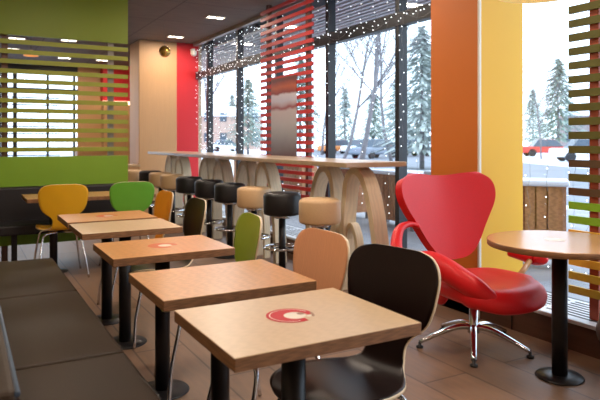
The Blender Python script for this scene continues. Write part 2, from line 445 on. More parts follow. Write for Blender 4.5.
house(216, 72, 14, 5, 'low brownish house seen through the leftmost window panes', rz=-.4)
house(600, 88, 14, 6, 'pale house behind the olive slatted screen', 'roof_far', rz=-.8)
def car(px, Z, m, label, rz, cat='car'):
    x, y = far(px, Z); t = thing('car', label, cat, (x, y, -.05), rz, 'parked cars beyond the windows')
    bm = bm_new(); box(bm, -2.2, 2.2, -.85, .85, .3, .85); obj('body', bm, m, t, bevel=.15, seg=3)
    bm = bm_new()
    v = [bm.verts.new(p) for p in ((-1.3,-.8,.85),(1.2,-.8,.85),(1.2,.8,.85),(-1.3,.8,.85),(-.8,-.65,1.45),(.6,-.65,1.45),(.6,.65,1.45),(-.8,.65,1.45))]
    for f in ((0,1,5,4),(1,2,6,5),(2,3,7,6),(3,0,4,7),(4,5,6,7)):
        fc = bm.faces.new([v[i] for i in f]); fc.material_index = 0 if f == (4,5,6,7) else 1
    obj('cabin', bm, [m, 'car_glass'], t, bevel=.06)
    for sx in (-1.35, 1.35):
        for sy in (-.85, .67):
            bm = bm_new(); tube(bm, [(sx, sy, .33), (sx, sy+.18, .33)], .33, seg=16); obj('wheel', bm, 'tyre', t)
car(362, 46, 'car_white', 'white car left of the red one on the snowy street', .2)
car(383, 52, 'car_red', 'red car on the snowy street beyond the windows', .1)
car(374, 36, 'car_grey', 'grey blue car in front of the red one beyond the windows', .3)
car(410, 40, 'car_grey', 'grey car on the street just left of the orange column', .1)
car(338, 48, 'car_orange', 'orange car on the street just right of a window post', .2)
car(546, 40, 'car_red', 'red car behind the pane right of the yellow wall face', -.6)
car(588, 30, 'car_white', 'white car behind the olive slatted screen', -.6)
car(225, 58, 'car_white', 'white car behind the leftmost window panes', 0)
# terrace planters
def planter(u, v, ln, label, rz=-PI/2, top=.69, grp='wooden terrace planters'):
    t = thing('terrace_planter', label, 'planter', (u*H, v*H, -.05), rz, grp)
    hh = top*H
    for k in range(int(ln/.11)):
        bm = bm_new(); x = -ln/2+k*.11; box(bm, x, x+.095, -.2, -.17, .12, hh-.03); obj('board', bm, 'planter_wood', t)
    bm = bm_new(); box(bm, -ln/2, ln/2, -.165, .2, .12, hh-.03); obj('planter_box', bm, 'planter_wood', t)
    bm = bm_new(); box(bm, -ln/2-.03, ln/2+.03, -.24, .24, hh-.03, hh+.03); obj('snow_cover', bm, 'snow', t, bevel=.02)
    for sx in (-1,1):
        for sy in (-1,1):
            bm = bm_new(); box(bm, sx*(ln/2-.05)-.03, sx*(ln/2-.05)+.03, sy*.15-.03, sy*.15+.03, 0, .12); obj('leg', bm, 'bark', t)
planter(4.15, 3.32, .5, 'wooden planter with snow on top outside, right of the yellow wall face', -.9, .70)
planter(4.6, 4.6, 1.1, 'wooden planter outside between the counter end and the orange column')
planter(4.6, 5.7, 1.1, 'wooden planter outside below the first window post from the orange column', top=.66)
planter(4.6, 6.9, 1.1, 'wooden planter outside behind the counter arches nearest the red armchair')
planter(4.6, 8.3, 1.1, 'wooden planter outside behind the red slatted screen')
planter(4.7, 10.2, 1.1, 'farthest wooden planter outside, behind the leftmost window panes')
# low terrace chair of bent metal outside
t = thing('terrace_chair', 'grey metal terrace chair outside beside the snowy wooden planter', 'chair', (4.35*H, 2.45*H, -.05), 2.2)
bm = bm_new(); box(bm, -.22,.22,-.22,.22,.42,.45); obj('seat', bm, 'wire', t, bevel=.01)
bm = bm_new(); box(bm, -.22,.22,-.24,-.215,.5,.92); obj('backrest', bm, 'wire', t, bevel=.01)
for sx in (-1,1):
    for sy in (-1,1):
        bm = bm_new(); tube(bm, [(sx*.2, sy*.2,.9 if sy < 0 else .43),(sx*.22, sy*.22, 0)], .014, seg=8); obj('leg', bm, 'black_metal', t)

# ------------------------------------------------------------------ string lights on the glass
def strand(v, label, z0=.5, z1=2.25, seed=0, step=.115):
    rnd = random.Random(seed)
    t = thing('light_strand', label, 'string lights', (UG-.10, v*H, ZC-.02), 0, 'fairy light strands hanging on the windows')
    pts = []; z = z1*H; 
    while z > z0*H:
        pts.append((rnd.uniform(-.008,.008), rnd.uniform(-.02,.02), z-ZC+.02)); z -= .08
    bm = bm_new(); tube(bm, [(0,0,0)]+pts, .0012, seg=3); obj('wire', bm, 'wire', t)
    bm = bm_new()
    z = z1*H - rnd.uniform(0,.1)
    while z > z0*H:
        bmesh.ops.create_icosphere(bm, subdivisions=1, radius=.0055, matrix=Matrix.Translation((rnd.uniform(-.02,.0), rnd.uniform(-.03,.03), z-ZC+.02)))
        z -= step*rnd.uniform(.6,1.4)
    obj('bulbs', bm, 'bulb', t, kind='stuff')
k = 0; v = 2.95
while v < 7.95:
    z0 = .45 if k % 2 == 0 else (1.2 if k % 4 == 1 else .9)
    strand(v, 'long strand of tiny white lights hanging down the tall windows' if k % 2 == 0 else 'shorter strand of tiny white lights hanging in the tall windows', z0, 2.3, k, .10)
    v += .17; k += 1
for k, v in enumerate((2.33, 2.2, 2.05, 1.95, 1.7, 1.4)):
    strand(v, 'strand of tiny white lights in the pane right of the yellow wall face', .3, .85, 50+k, .16)
def garland(z, v0, v1, label, seed, dens=.02, amp=.05, r=.006):
    rnd = random.Random(seed); t = thing('light_garland', label, 'string lights', (UG-.07, v0*H, z*H))
    n = int((v1-v0)*H/.1); bm = bm_new()
    tube(bm, [(0, i*.1, amp*math.sin(i*.9)) for i in range(n)], .002, seg=3); obj('wire', bm, 'wire', t)
    bm = bm_new(); y = 0
    while y < (v1-v0)*H-.1:
        bmesh.ops.create_icosphere(bm, subdivisions=1, radius=r, matrix=Matrix.Translation((0, y, rnd.uniform(-1,1)*amp*1.3))); y += dens*rnd.uniform(.5,1.6)
    obj('bulbs', bm, 'bulb', t, kind='stuff')
garland(1.92, 2.86, 7.95, 'dense garland of white lights along the dark window transom', 3, .07)
garland(1.02, 6.0, 7.95, 'garland of white lights drooping across the lower far windows', 5, .06, .12)
garland(2.14, 5.6, 7.95, 'garland of white lights across the top of far windows', 6, .04, .16)

# ------------------------------------------------------------------ slatted screens
# red screen with poster
u0 = 2.66*H
v0, v1 = 4.46*H, 5.50*H
t = thing('red_slat_screen', 'tall screen of red horizontal slats before the windows behind the counter', 'screen', (u0, (v0+v1)/2, 0))
hw = (v1-v0)/2
z = .42*H; i = 0
while z < ZC-.05:
    bm = bm_new(); box(bm, -.02, .0, -hw, hw, z-.003, z+.039); obj('slat', bm, 'red_slat', t); z += .0875; i += 1
for yy in (-hw+.16, hw-.16):
    bm = bm_new(); box(bm, .001, .05, yy-.03, yy+.03, 0.19, ZC-.001); obj('post', bm, 'brown_post', t)
pt = M['poster'] = bpy.data.materials.new('poster'); pt.use_nodes = True
n = pt.node_tree.nodes; l = pt.node_tree.links; b = n['Principled BSDF']; b.inputs['Roughness'].default_value = .35
tcn = n.new('ShaderNodeTexCoord'); spx = n.new('ShaderNodeSeparateXYZ'); crp = n.new('ShaderNodeValToRGB'); nz = n.new('ShaderNodeTexNoise'); nz.inputs['Scale'].default_value = 5
ad = n.new('ShaderNodeMath'); ad.operation = 'MULTIPLY_ADD'; ad.inputs[1].default_value = .07
l.new(tcn.outputs['Generated'], spx.inputs[0]); l.new(tcn.outputs['Object'], nz.inputs[0]); l.new(nz.outputs[0], ad.inputs[0]); l.new(spx.outputs[2], ad.inputs[2]); l.new(ad.outputs[0], crp.inputs[0])
E_ = crp.color_ramp.elements
cols = [(0,(170,60,60)),(.06,(110,80,84)),(.16,(120,110,112)),(.3,(150,146,148)),(.45,(176,170,172)),(.62,(190,176,178)),(.655,(140,50,48)),(.69,(176,150,156)),(.74,(190,186,204)),(.82,(206,200,210)),(.845,(130,40,30)),(.92,(180,84,40)),(.97,(140,52,30)),(1,(96,34,26))]
E_[0].position = 0; E_[0].color = (*s(*cols[0][1]),1); E_[1].position = 1; E_[1].color = (*s(*cols[-1][1]),1)
for p_, c_ in cols[1:-1]:
    e = E_.new(p_); e.color = (*s(*c_),1)
l.new(crp.outputs[0], b.inputs['Base Color'])
bm = bm_new(); box(bm, -.028, -.022, -.245*H, .265*H, .84*H, 1.60*H)
po = obj('poster', bm, 'poster', None, (u0, (v0+v1)/2, 0)); tag(po, 'tall hazy poster in brown and grey hanging on the red slats', 'poster')

# olive / multicolour screen at the right
t = thing('olive_slat_screen', 'screen of olive, green, yellow and red slats at the right edge', 'screen', (2.6*H, 1.9*H, 0))
z = .262*H; i = 0
order = []
zz = [] 
while z < ZC-.04:
    zz.append(z); z += .0865
ymin = -.62*H
for i, z in enumerate(zz):
    if i == 0: segs = [('mustard_slat',0,-.42),('red_slat2',-.42,None)]
    elif i == 1: segs = [('mustard_slat',0,-.55*.6),('gold_slat',-.33,-.62),('red_slat2',-.62,None)]
    elif i in (2,3,4): segs = [('gold_slat',0,None)]
    elif i in (5,6): segs = [('lime_slat',0,None)]
    elif i in (7,9): segs = [('bark_slat',0,None)]
    elif i in (10,11): segs = [('olive_slat',0,-.30),('gold_slat',-.30,None)]
    else: segs = [('olive_slat',0,None)]
    for m, a, bb in segs:
        bm = bm_new(); box(bm, -.02, 0, (ymin if bb is None else bb), a, z-.004, z+.042); obj('slat', bm, m, t)
for yy in (-.125*H, -.52*H):
    bm = bm_new(); box(bm, .001, .05, yy-.03, yy+.03, .192, ZC-.001); obj('post', bm, 'rust_post', t)

# green partition
VP = 5.5*H
t = thing('green_partition', 'green room divider of solid panels and open horizontal slats', 'partition', (0, VP, 0))
ux0, ux1 = -1.38*H, 1.31*H
bm = bm_new(); box(bm, ux0, ux1, 0, .05, .55*H, .868*H); obj('lower_panel', bm, 'green_panel', t)
bm = bm_new(); box(bm, ux0, ux1, 0, .05, .13*H, .55*H); obj('kick_panel', bm, 'green_panel', t)
bm = bm_new(); box(bm, ux0, ux1, 0, .05, 1.883*H, ZC-.001); obj('upper_panel', bm, 'green_upper', t)
for k in range(12):
    bm = bm_new(); z = (1.828-.0819*k)*H; box(bm, ux0, ux1, -.0, .02, z-.024, z+.024); obj('slat', bm, 'green_slat', t)
for (u, m) in ((.305,'brown_post'), (1.168,'grey_post'), (-.7,'brown_post')):
    bm = bm_new(); box(bm, u*H-.03, u*H+.03, .052, .1, 0, ZC-.001); obj('post', bm, m, t)

# things behind the partition
t = thing('serving_station', 'red bulkhead with glowing strip behind the right end of green slats', 'bulkhead', (2.3*H, 11.0*H, 0))
bm = bm_new(); box(bm, -.12*H, .5*H, 0, .3, 1.72*H, ZC-.002); obj('bulkhead', bm, 'red_wall', t)
bm = bm_new(); box(bm, -.12*H, .5*H, -.02, .28, 1.66*H, 1.715*H); obj('glowing_strip', bm, 'strip_glow', t)
bm = bm_new(); box(bm, -.1*H, .5*H, .02, .3, 0, 1.655*H); obj('cabinet_body', bm, 'pale_wood', t)
bm = bm_new(); box(bm, 0, .55*H, 0, .35, 0, .9*H); o = obj('low_cabinet', bm, 'pale_wood', None, (1.65*H, 10.4*H, 0), bevel=.01)
tag(o, 'low pale wooden cabinet behind the lowest green slats', 'cabinet')
t = thing('waste_station', 'low wooden counter with dark niche beside the far end of bar counter', 'cabinet', (1.62*H, 7.9*H, 0))
bm = bm_new(); box(bm, 0, .4*H, 0, .45, 0, .66*H); obj('cabinet_body', bm, 'pale_wood', t)
bm = bm_new(); box(bm, -.02, .42*H, -.02, .46, .66*H, .69*H); obj('top', bm, 'maple', t, bevel=.004)
# pendant behind partition
def pendant(loc, r, label, m, zc=ZC, hh=None):
    t = thing('pendant_lamp', label, 'pendant lamp', loc)
    hh = hh or r*.8
    bm = bm_new(); lathe(bm, [(.03, hh), (r*.5, hh*.85), (r*.85, hh*.45), (r, 0), (r-.008, 0), (r*.83, hh*.43), (r*.48, hh*.82), (.02, hh*.96)], 32)
    obj('lamp_shade', bm, m, t)
    bm = bm_new(); tube(bm, [(0,0,hh),(0,0,zc-loc[2]-.001)], .004, seg=6); obj('cord', bm, 'black_metal', t)
    bm = bm_new(); lathe(bm, [(0,hh*.75),(.03,hh*.7),(.05,hh*.5),(.035,hh*.32),(0,hh*.26)], 16); obj('bulb', bm, 'lamp_glow', t)
    return t
x, y = cam2room(31, 7.3); pendant((x, y, H*(1+(141-56)/597*7.3)), .11, 'small orange pendant lamp seen through the green slats', 'pendant_orange')
x, y = cam2room(541, 2.5); pendant((x, y, 1.618*H), .235, 'yellow pendant lamp at the top edge over the round table', 'pendant_yellow', hh=.24)
# gold ball
x, y = cam2room(164.7, 7.0); zb = H*(1+(141-51.7)/597*7.0)
t = thing('hanging_ball', 'shiny gold bauble hanging from the ceiling before the wooden wall', 'ornament', (x, y, zb))
bm = bm_new(); bmesh.ops.create_uvsphere(bm, u_segments=24, v_segments=16, radius=.086)
for f in bm.faces: f.smooth = True
obj('ball', bm, 'gold', t)
bm = bm_new(); tube(bm, [(0,0,.085),(0,0,ZC-zb-.001)], .003, seg=5); obj('thread', bm, 'wire', t)
# security camera
x, y = cam2room(193, 8.28)
t = thing('security_camera', 'small white security camera high on the red wall', 'camera', (2.80*H, VF, H*(1+89/597*8.2)))
bm = bm_new(); box(bm, -.03,.03,-.10,.009,.02,.08); obj('bracket', bm, 'white_plastic', t, bevel=.01)
bm = bm_new(); lathe(bm, [(0,-.06),(.04,-.045),(.055,-.01),(.055,.03),(0,.03)], 20, 0, -.1); obj('dome', bm, 'white_plastic', t)

# ------------------------------------------------------------------ bar counter on arches
t = thing('bar_counter', 'long wooden bar counter carried by arch supports along the windows', 'counter', (2.265*H, 5.26*H, 0))
ch = (7.5-3.02)*H/2
bm = bm_new(); box(bm, -.235*H, .235*H, -ch, ch, .835*H, .866*H); obj('worktop', bm, 'counter_top', t, bevel=.006)
def arch_pair(cy, sc=1, top=.832, half=.44, ap=.185, join=.60, thick=.062, dep=.13):
    # outline of a double arch in the (y, z) plane, swept in x
    bm = bm_new()
    def leg(pts):
        P = cr_spline(pts, 7)
        rings = []
        n = len(P)
        for i, p in enumerate(P):
            d = (P[min(i+1,n-1)]-P[max(i-1,0)]).normalized(); nn = Vector((0, d.z, -d.y))
            rings.append([bm.verts.new(p+nn*(thick*sc/2)*a+Vector((dep*sc/2*b,0,0))) for a, b in ((-1,-1),(1,-1),(1,1),(-1,1))])
        for a, b in zip(rings, rings[1:]):
            for k in range(4):
                bm.faces.new((a[k], b[k], b[(k+1)%4], a[(k+1)%4]))
        bm.faces.new(rings[0]); bm.faces.new(rings[-1])
    for sg in (-1, 1):
        T = (top*H - thick*sc/2)
        pts = [(0, sg*half*H, 0), (0, sg*(half-.02)*H, T*.35), (0, sg*(half-.075)*H, T*.68), (0, sg*(ap+.10)*H, T*.92), (0, sg*ap*H, T),
               (0, sg*(ap-.085)*H, T*.92), (0, sg*.07*H, T*.76), (0, sg*.045*H, T*.5), (0, sg*.04*H, 0)]
        leg([Vector(p) for p in pts])
    return bm
for i, v in enumerate((3.40, 4.78, 5.78, 7.03)):
    bm = arch_pair(v)
    o = obj('arch_support', bm, 'arch_wood', t, (0, (v-5.26)*H, 0), bevel=.004)
for i, v in enumerate((3.36, 4.74)):
    bm = arch_pair(v, .7, top=.44, half=.16, ap=.07)
    bm.free()
    bm = bm_new()
    for sg in (-1,1):
        pts = [(0, sg*.17*H, 0), (0, sg*.16*H, .3*H), (0, sg*.125*H, .41*H), (0, sg*.085*H, .44*H), (0, sg*.04*H, .38*H), (0, sg*.015*H, .26*H), (0, sg*.012*H, 0)]
        P = cr_spline(pts, 6); n_ = len(P); rings = []
        for k, p in enumerate(P):
            d = (P[min(k+1,n_-1)]-P[max(k-1,0)]).normalized(); nn = Vector((0, d.z, -d.y))
            rings.append([bm.verts.new(p+nn*.02*a+Vector((.035*b_,0,0))) for a, b_ in ((-1,-1),(1,-1),(1,1),(-1,1))])
        for a, b_ in zip(rings, rings[1:]):
            for q in range(4): bm.faces.new((a[q], b_[q], b_[(q+1)%4], a[(q+1)%4]))
        bm.faces.new(rings[0]); bm.faces.new(rings[-1])
    obj('low_arch', bm, 'arch_wood', t, (.0, (v-5.26)*H+.02, 0), bevel=.003)

# ------------------------------------------------------------------ bar stools
def make_stool(label, m):
    t = thing('bar_stool', label, 'bar stool', (0,0,0), 0, 'bar stools along the counter')
    zt = .63*H; r = .172
    bm = bm_new(); lathe(bm, [(0,zt-.205),(r-.03,zt-.205),(r-.006,zt-.195),(r,zt-.175),(r,zt-.03),(r-.008,zt-.012),(r-.03,zt),(0,zt+.003)], 40)
    obj('seat', bm, m, t)
    bm = bm_new(); lathe(bm, [(0,zt-.235),(.07,zt-.235),(.09,zt-.206),(0,zt-.206)], 24); obj('seat_plate', bm, 'chrome', t)
    bm = bm_new(); lathe(bm, [(0,.02),(.032,.02),(.032,zt-.236),(0,zt-.236)], 20); obj('pole', bm, 'black_metal', t)
    bm = bm_new(); lathe(bm, [(0,0),(.19,0),(.2,.006),(.19,.014),(.05,.03),(.036,.05),(0,.05)], 36); obj('base', bm, 'black_metal', t)
    bm = bm_new(); tube(bm, [(.165*math.cos(a), .165*math.sin(a), .30) for a in [2*PI*k/36 for k in range(36)]], .011, seg=8, closed=True)
    for a in (0, PI/2, PI, 3*PI/2): tube(bm, [(.03*math.cos(a), .03*math.sin(a), .30), (.165*math.cos(a), .165*math.sin(a), .30)], .007, seg=6)
    obj('foot_ring', bm, 'chrome', t)
    return t
ST = [(3.28,'beige_vinyl','beige drum bar stool nearest the viewer, behind the salmon chair'),
      (3.80,'black_vinyl','black drum bar stool between the two nearest beige stools'),
      (4.335,'beige_vinyl','beige drum bar stool behind the olive green chair'),
      (4.83,'black_vinyl','black drum bar stool just left of the beige one behind the olive chair'),
      (5.33,'black_vinyl','middle one of the three neighbouring black drum bar stools'),
      (5.90,'black_vinyl','farthest of the three neighbouring black drum bar stools'),
      (6.45,'beige_vinyl','beige drum bar stool next to the row of three black stools'),
      (6.92,'beige_vinyl','beige drum bar stool just left of the one behind the orange chair'),
      (7.36,'black_vinyl','small black drum bar stool between two beige ones at the far end'),
      (7.82,'beige_vinyl','farthest beige drum bar stool at the end of the row')]
s0 = make_stool(ST[0][2], 'beige_vinyl'); s0.location = (2.0*H, ST[0][0]*H, 0)
s1 = make_stool(ST[1][2], 'black_vinyl'); s1.location = (2.0*H, ST[1][0]*H, 0)
for v, m, lab in ST[2:]:
    uu = 2.0 if v < 7.7 else 1.84
    dup(s0 if m == 'beige_vinyl' else s1, (min(uu, 2.0)*H+.035*(v > 4), v*H if v < 7.7 else 7.66*H, 0), 0, lab)

# ------------------------------------------------------------------ row tables
def ring_sector(bm, cx, cy, r0, r1, a0, a1, z, n=40, ox=0, oy=0, mi=0, zt=.0008):
    lo = []; hi = []
    for k in range(n+1):
        a = a0+(a1-a0)*k/n
        lo.append((cx+ox+r0*math.cos(a), cy+oy+r0*math.sin(a))); hi.append((cx+r1*math.cos(a), cy+r1*math.sin(a)))
    L = [bm.verts.new((x,y,z+zt)) for x, y in lo]; U_ = [bm.verts.new((x,y,z+zt)) for x, y in hi]
    for k in range(n):
        f = bm.faces.new((L[k], L[k+1], U_[k+1], U_[k])); f.material_index = mi
def disc(bm, cx, cy, r, z, mi=0, n=24):
    f = bm.faces.new([bm.verts.new((cx+r*math.cos(2*PI*k/n), cy+r*math.sin(2*PI*k/n), z)) for k in range(n)]); f.material_index = mi
TW, TD, TZ = .4665*H, .3773*H, .5815*H
def row_table(u, v, m, label, name='cafe_table', wd=TW, dp=TD, poles=((0,0),), decal=None, grp='cafe tables along the bench'):
    t = thing(name, label, 'table', (u*H, v*H, 0), 0, grp)
    bm = bm_new(); box(bm, -wd/2, wd/2, -dp/2, dp/2, TZ-.036, TZ)
    for f in bm.faces:
        if f.calc_center_median().z < TZ-.001: f.material_index = 1
    obj('tabletop', bm, [m, 'ply_edge'], t, bevel=.0025)
    for px, py in poles:
        bm = bm_new(); lathe(bm, [(0,.008),(.037,.008),(.037,TZ-.037),(0,TZ-.037)], 28, px, py); obj('pole', bm, 'black_metal', t)
        bm = bm_new(); lathe(bm, [(0,0),(.13,0),(.135,.004),(.13,.010),(.045,.016),(0,.016)], 36, px, py); obj('base_plate', bm, 'black_metal', t)
    if decal == 'red':
        bm = bm_new()
        # a crescent ring with its gap to the right, pale centre, small brown mark
        lat = math.radians(-29)
        ring_sector(bm, 0, 0, .036, .074, lat+math.radians(14), lat+math.radians(318), TZ, ox=.016*math.cos(lat), oy=.016*math.sin(lat))
        ring_sector(bm, 0, 0, .0615, .0645, lat+math.radians(40), lat+math.radians(300), TZ, mi=1, zt=.0012)
        disc(bm, .014*math.cos(lat), .014*math.sin(lat), .034, TZ+.0006, 1)
        disc(bm, .036*math.cos(lat+.5), .036*math.sin(lat+.5), .012, TZ+.0014, 2)
        disc(bm, .058*math.cos(lat-.12), .058*math.sin(lat-.12), .008, TZ+.0014, 1)
        ring_sector(bm, 0, 0, .066, .074, lat+math.radians(-8), lat+math.radians(30), TZ, mi=2, zt=.0010)
        o = obj('tabletop_emblem', bm, ['decal_red','decal_white','decal_brown'], t, (-.006,.010,0)); o['label'] = 'red ring emblem with a gap on the tabletop'
    elif decal:
        bm = bm_new()
        ring_sector(bm, 0, 0, .035, .074, math.radians(-20), math.radians(290), TZ, ox=.012, oy=-.006)
        disc(bm, .01, -.005, .033, TZ+.0006, 1)
        o = obj('tabletop_emblem', bm, ['decal_orange','decal_white'], t); o['label'] = 'faded orange ring emblem on the tabletop'
    return t
row_table(.688, 1.249, 'maple', 'pale maple table nearest the viewer with a red ring emblem', decal='red')
row_table(.690, 1.721, 'oak', 'plain brown wood table directly behind the nearest pale table')
row_table(.696, 2.349, 'cherry', 'orange-brown table with ring emblem, third from the viewer', decal='o')
row_table(.700, 3.000, 'maple', 'pale maple table, fourth from the viewer, between two orange-brown tables')
row_table(.700, 3.430, 'cherry', 'orange-brown table with ring emblem, farthest of the row beside bench', decal='o')
row_table(.865, 4.90, 'oak', 'long wooden table behind the yellow and bright green chairs', wd=.93*H, dp=.46*H, poles=((-.26*H,0),(.26*H,0)))

# round table
x, y = cam2room(559.6, 2.529)
RT = .578*H
t = thing('round_table', 'round wooden pedestal table beside the red armchair', 'table', (x, y, 0))
bm = bm_new(); lathe(bm, [(0,RT-.032),(.372,RT-.032)], 72, mi=1, smooth=False); lathe(bm, [(.372,RT-.032),(.374,RT-.03),(.374,RT-.003)], 72, mi=1); lathe(bm, [(.374,RT-.003),(.371,RT),(0,RT)], 72, smooth=False)
bmesh.ops.remove_doubles(bm, verts=bm.verts, dist=1e-5)
obj('tabletop', bm, ['oak_round','ply_edge'], t)
bm = bm_new(); lathe(bm, [(0,.01),(.04,.01),(.04,RT-.033),(0,RT-.033)], 28); obj('pole', bm, 'black_metal', t)
bm = bm_new(); lathe(bm, [(0,0),(.122,0),(.124,.004),(.118,.011),(.05,.018),(0,.018)], 40); obj('base_plate', bm, 'black_metal', t)
bm = bm_new(); disc(bm, 0, .03, .052, RT+.0008); o = obj('tabletop_emblem', bm, 'decal_white', t); o['label'] = 'round white emblem on the tabletop'

# ------------------------------------------------------------------ plywood shell chairs
def interp(tab, q):
    for (a, va), (b, vb) in zip(tab, tab[1:]):
        if a <= q <= b:
            f = (q-a)/(b-a); return va+(vb-va)*f
    return tab[-1][1]
def make_chair(label, m, group):
    t = thing('shell_chair', label, 'chair', (0,0,0), 0, group)
    #      y     z     halfwidth
    pr = [(.205,.428,.085),(.20,.437,.135),(.175,.447,.172),(.12,.452,.196),(.06,.448,.205),(-.03,.442,.203),(-.11,.441,.178),(-.165,.450,.135),(-.20,.474,.100),(-.218,.51,.092),
          (-.228,.545,.092),(-.236,.578,.112),(-.243,.608,.152),(-.25,.64,.182),(-.258,.685,.202),(-.267,.73,.211),(-.276,.78,.217),(-.283,.82,.209),(-.288,.847,.190),(-.291,.865,.160),(-.293,.876,.105)]
    P = cr_spline(pr, 3)
    NT = 14; bm = bm_new(); rows = []
    for i, p in enumerate(P):
        row = []
        zz = p.z
        for k in range(NT+1):
            a = -1+2*k/NT
            q = math.sin(a*PI/2)*.35+a*.65
            x = q*p.z if False else q*P[i][2]
            yy, z_ = P[i][0], P[i][1]
            bend = .028*(x/.22)**2
            if z_ > .5: yy += bend
            else: z_ += bend*.5*(1 if z_ < .47 else .5) 
            row.append(bm.verts.new((x, yy, z_)))
        rows.append(row)
    for a, b in zip(rows, rows[1:]):
        for k in range(NT):
            f = bm.faces.new((a[k], a[k+1], b[k+1], b[k])); f.smooth = True
    o = obj('shell', bm, [m, 'ply_edge_light'], t, fixn=False)
    md = o.modifiers.new('ply', 'SOLIDIFY'); md.thickness = .011; md.offset = -1; md.material_offset_rim = 1
    for sx in (-1,1):
        for (yb, yt) in ((.205, .13), (-.245, -.13)):
            bm = bm_new()
            P2 = cr_spline([(sx*.03, yt*.5, .418), (sx*.10, yt*.9, .418), (sx*.145, yt*1.05, .405), (sx*.168, yt*1.12, .36), (sx*.195, (yt+yb)/2+(.02 if yb>0 else -.03), .18), (sx*.22, yb, .004)], 5)
            tube(bm, P2, .0095, seg=10); obj('leg', bm, 'chrome', t)
    bm = bm_new(); lathe(bm, [(0,.408),(.06,.408),(.075,.425),(0,.425)], 20); obj('hub', bm, 'black_metal', t)
    return t
CH = [(1.10,1.372,11,'wenge','dark brown shell chair at the nearest pale table'),
      (1.09,1.742,1,'salmon_ply','light salmon wood shell chair at the second table'),
      (1.065,2.28,-8,'olive_ply','olive green shell chair at the third table'),
      (1.105,3.05,-2,'wenge','dark brown shell chair at the fourth table'),
      (1.10,3.60,0,'orange_ply','orange shell chair at the farthest table of the row')]
c0 = make_chair(CH[0][4], 'wenge', 'plywood shell chairs')
def chair_loc(u, v, rz):    # put the centre of the chair's head at plan (u, v)
    hx, hy = 0, -.28
    return (u*H-(hx*math.cos(rz)-hy*math.sin(rz)), v*H-(hx*math.sin(rz)+hy*math.cos(rz)), 0)
first = True
for u, v, d, m, lab in CH + [(.63,4.53,-90,'yellow_ply','yellow shell chair turned to the long table by the green divider'),
                              (1.125,4.56,-90,'green_ply','bright green shell chair turned to the long table by the divider')]:
    rz = math.radians(90+d)
    if first: c0.location = chair_loc(u, v, rz); c0.rotation_euler = (0,0,rz); first = False
    else: dup(c0, chair_loc(u, v, rz), rz, lab, {'wenge': m})

# ------------------------------------------------------------------ bench along the row
t = thing('bench', 'long dark brown upholstered bench beside the row of tables', 'bench', (.26*H, 1.9*H, 0))
def cushion(bm, x0, x1, y0, y1, z0, z1): box(bm, x0, x1, y0, y1, z0, z1)
bu0, bu1 = .04*H, .437*H
joins = [.15, 1.005, 1.867, 2.73, 3.57]
for a, b in zip(joins, joins[1:]):
    bm = bm_new(); box(bm, bu0-.26*H, bu1-.26*H, (a-1.9)*H+.003, (b-1.9)*H-.003, .36, .354*H); obj('seat_cushion', bm, 'bench_leather', t, bevel=.018, seg=4)
bm = bm_new(); box(bm, bu0-.26*H+.05, bu1-.26*H-.10, (.15-1.9)*H+.01, (3.57-1.9)*H-.03, 0, .36); obj('plinth', bm, 'black_metal', t)
bk = [1.086, 2.0, 2.9, 3.57]
for a, b in zip(bk, bk[1:]):
    bm = bm_new(); box(bm, -.06*H-.26*H, .084*H-.26*H, (a-1.9)*H+.003, (b-1.9)*H-.003, .354*H-.09, .585*H); obj('back_cushion', bm, 'bench_leather', t, bevel=.022, seg=4)
bm = bm_new(); tube(bm, [((.084-.26)*H-.006, (1.086-1.9)*H+.01, .585*H-.008), ((.084-.26)*H-.006, (3.57-1.9)*H, .585*H-.008)], .006, seg=8); obj('piping', bm, 'blue_piping', t)
# divider bench
t = thing('divider_bench', 'black upholstered wall bench along the green divider', 'bench', (0, 5.2*H, 0))
bm = bm_new(); box(bm, -1.35*H, 1.30*H, -.13*H, .18*H, .27*H, .35*H); obj('seat_cushion', bm, 'dark_leather', t, bevel=.02, seg=3)
bm = bm_new(); box(bm, -1.35*H, 1.30*H, .18*H, .297*H, .27*H, .62*H); obj('backrest', bm, 'dark_leather', t, bevel=.02, seg=3)
for u in (-1.2, -.4, .35, 1.2):
    bm = bm_new(); box(bm, u*H-.025, u*H+.025, -.05*H-.025, -.05*H+.025, 0, .27*H); obj('leg', bm, 'black_metal', t)

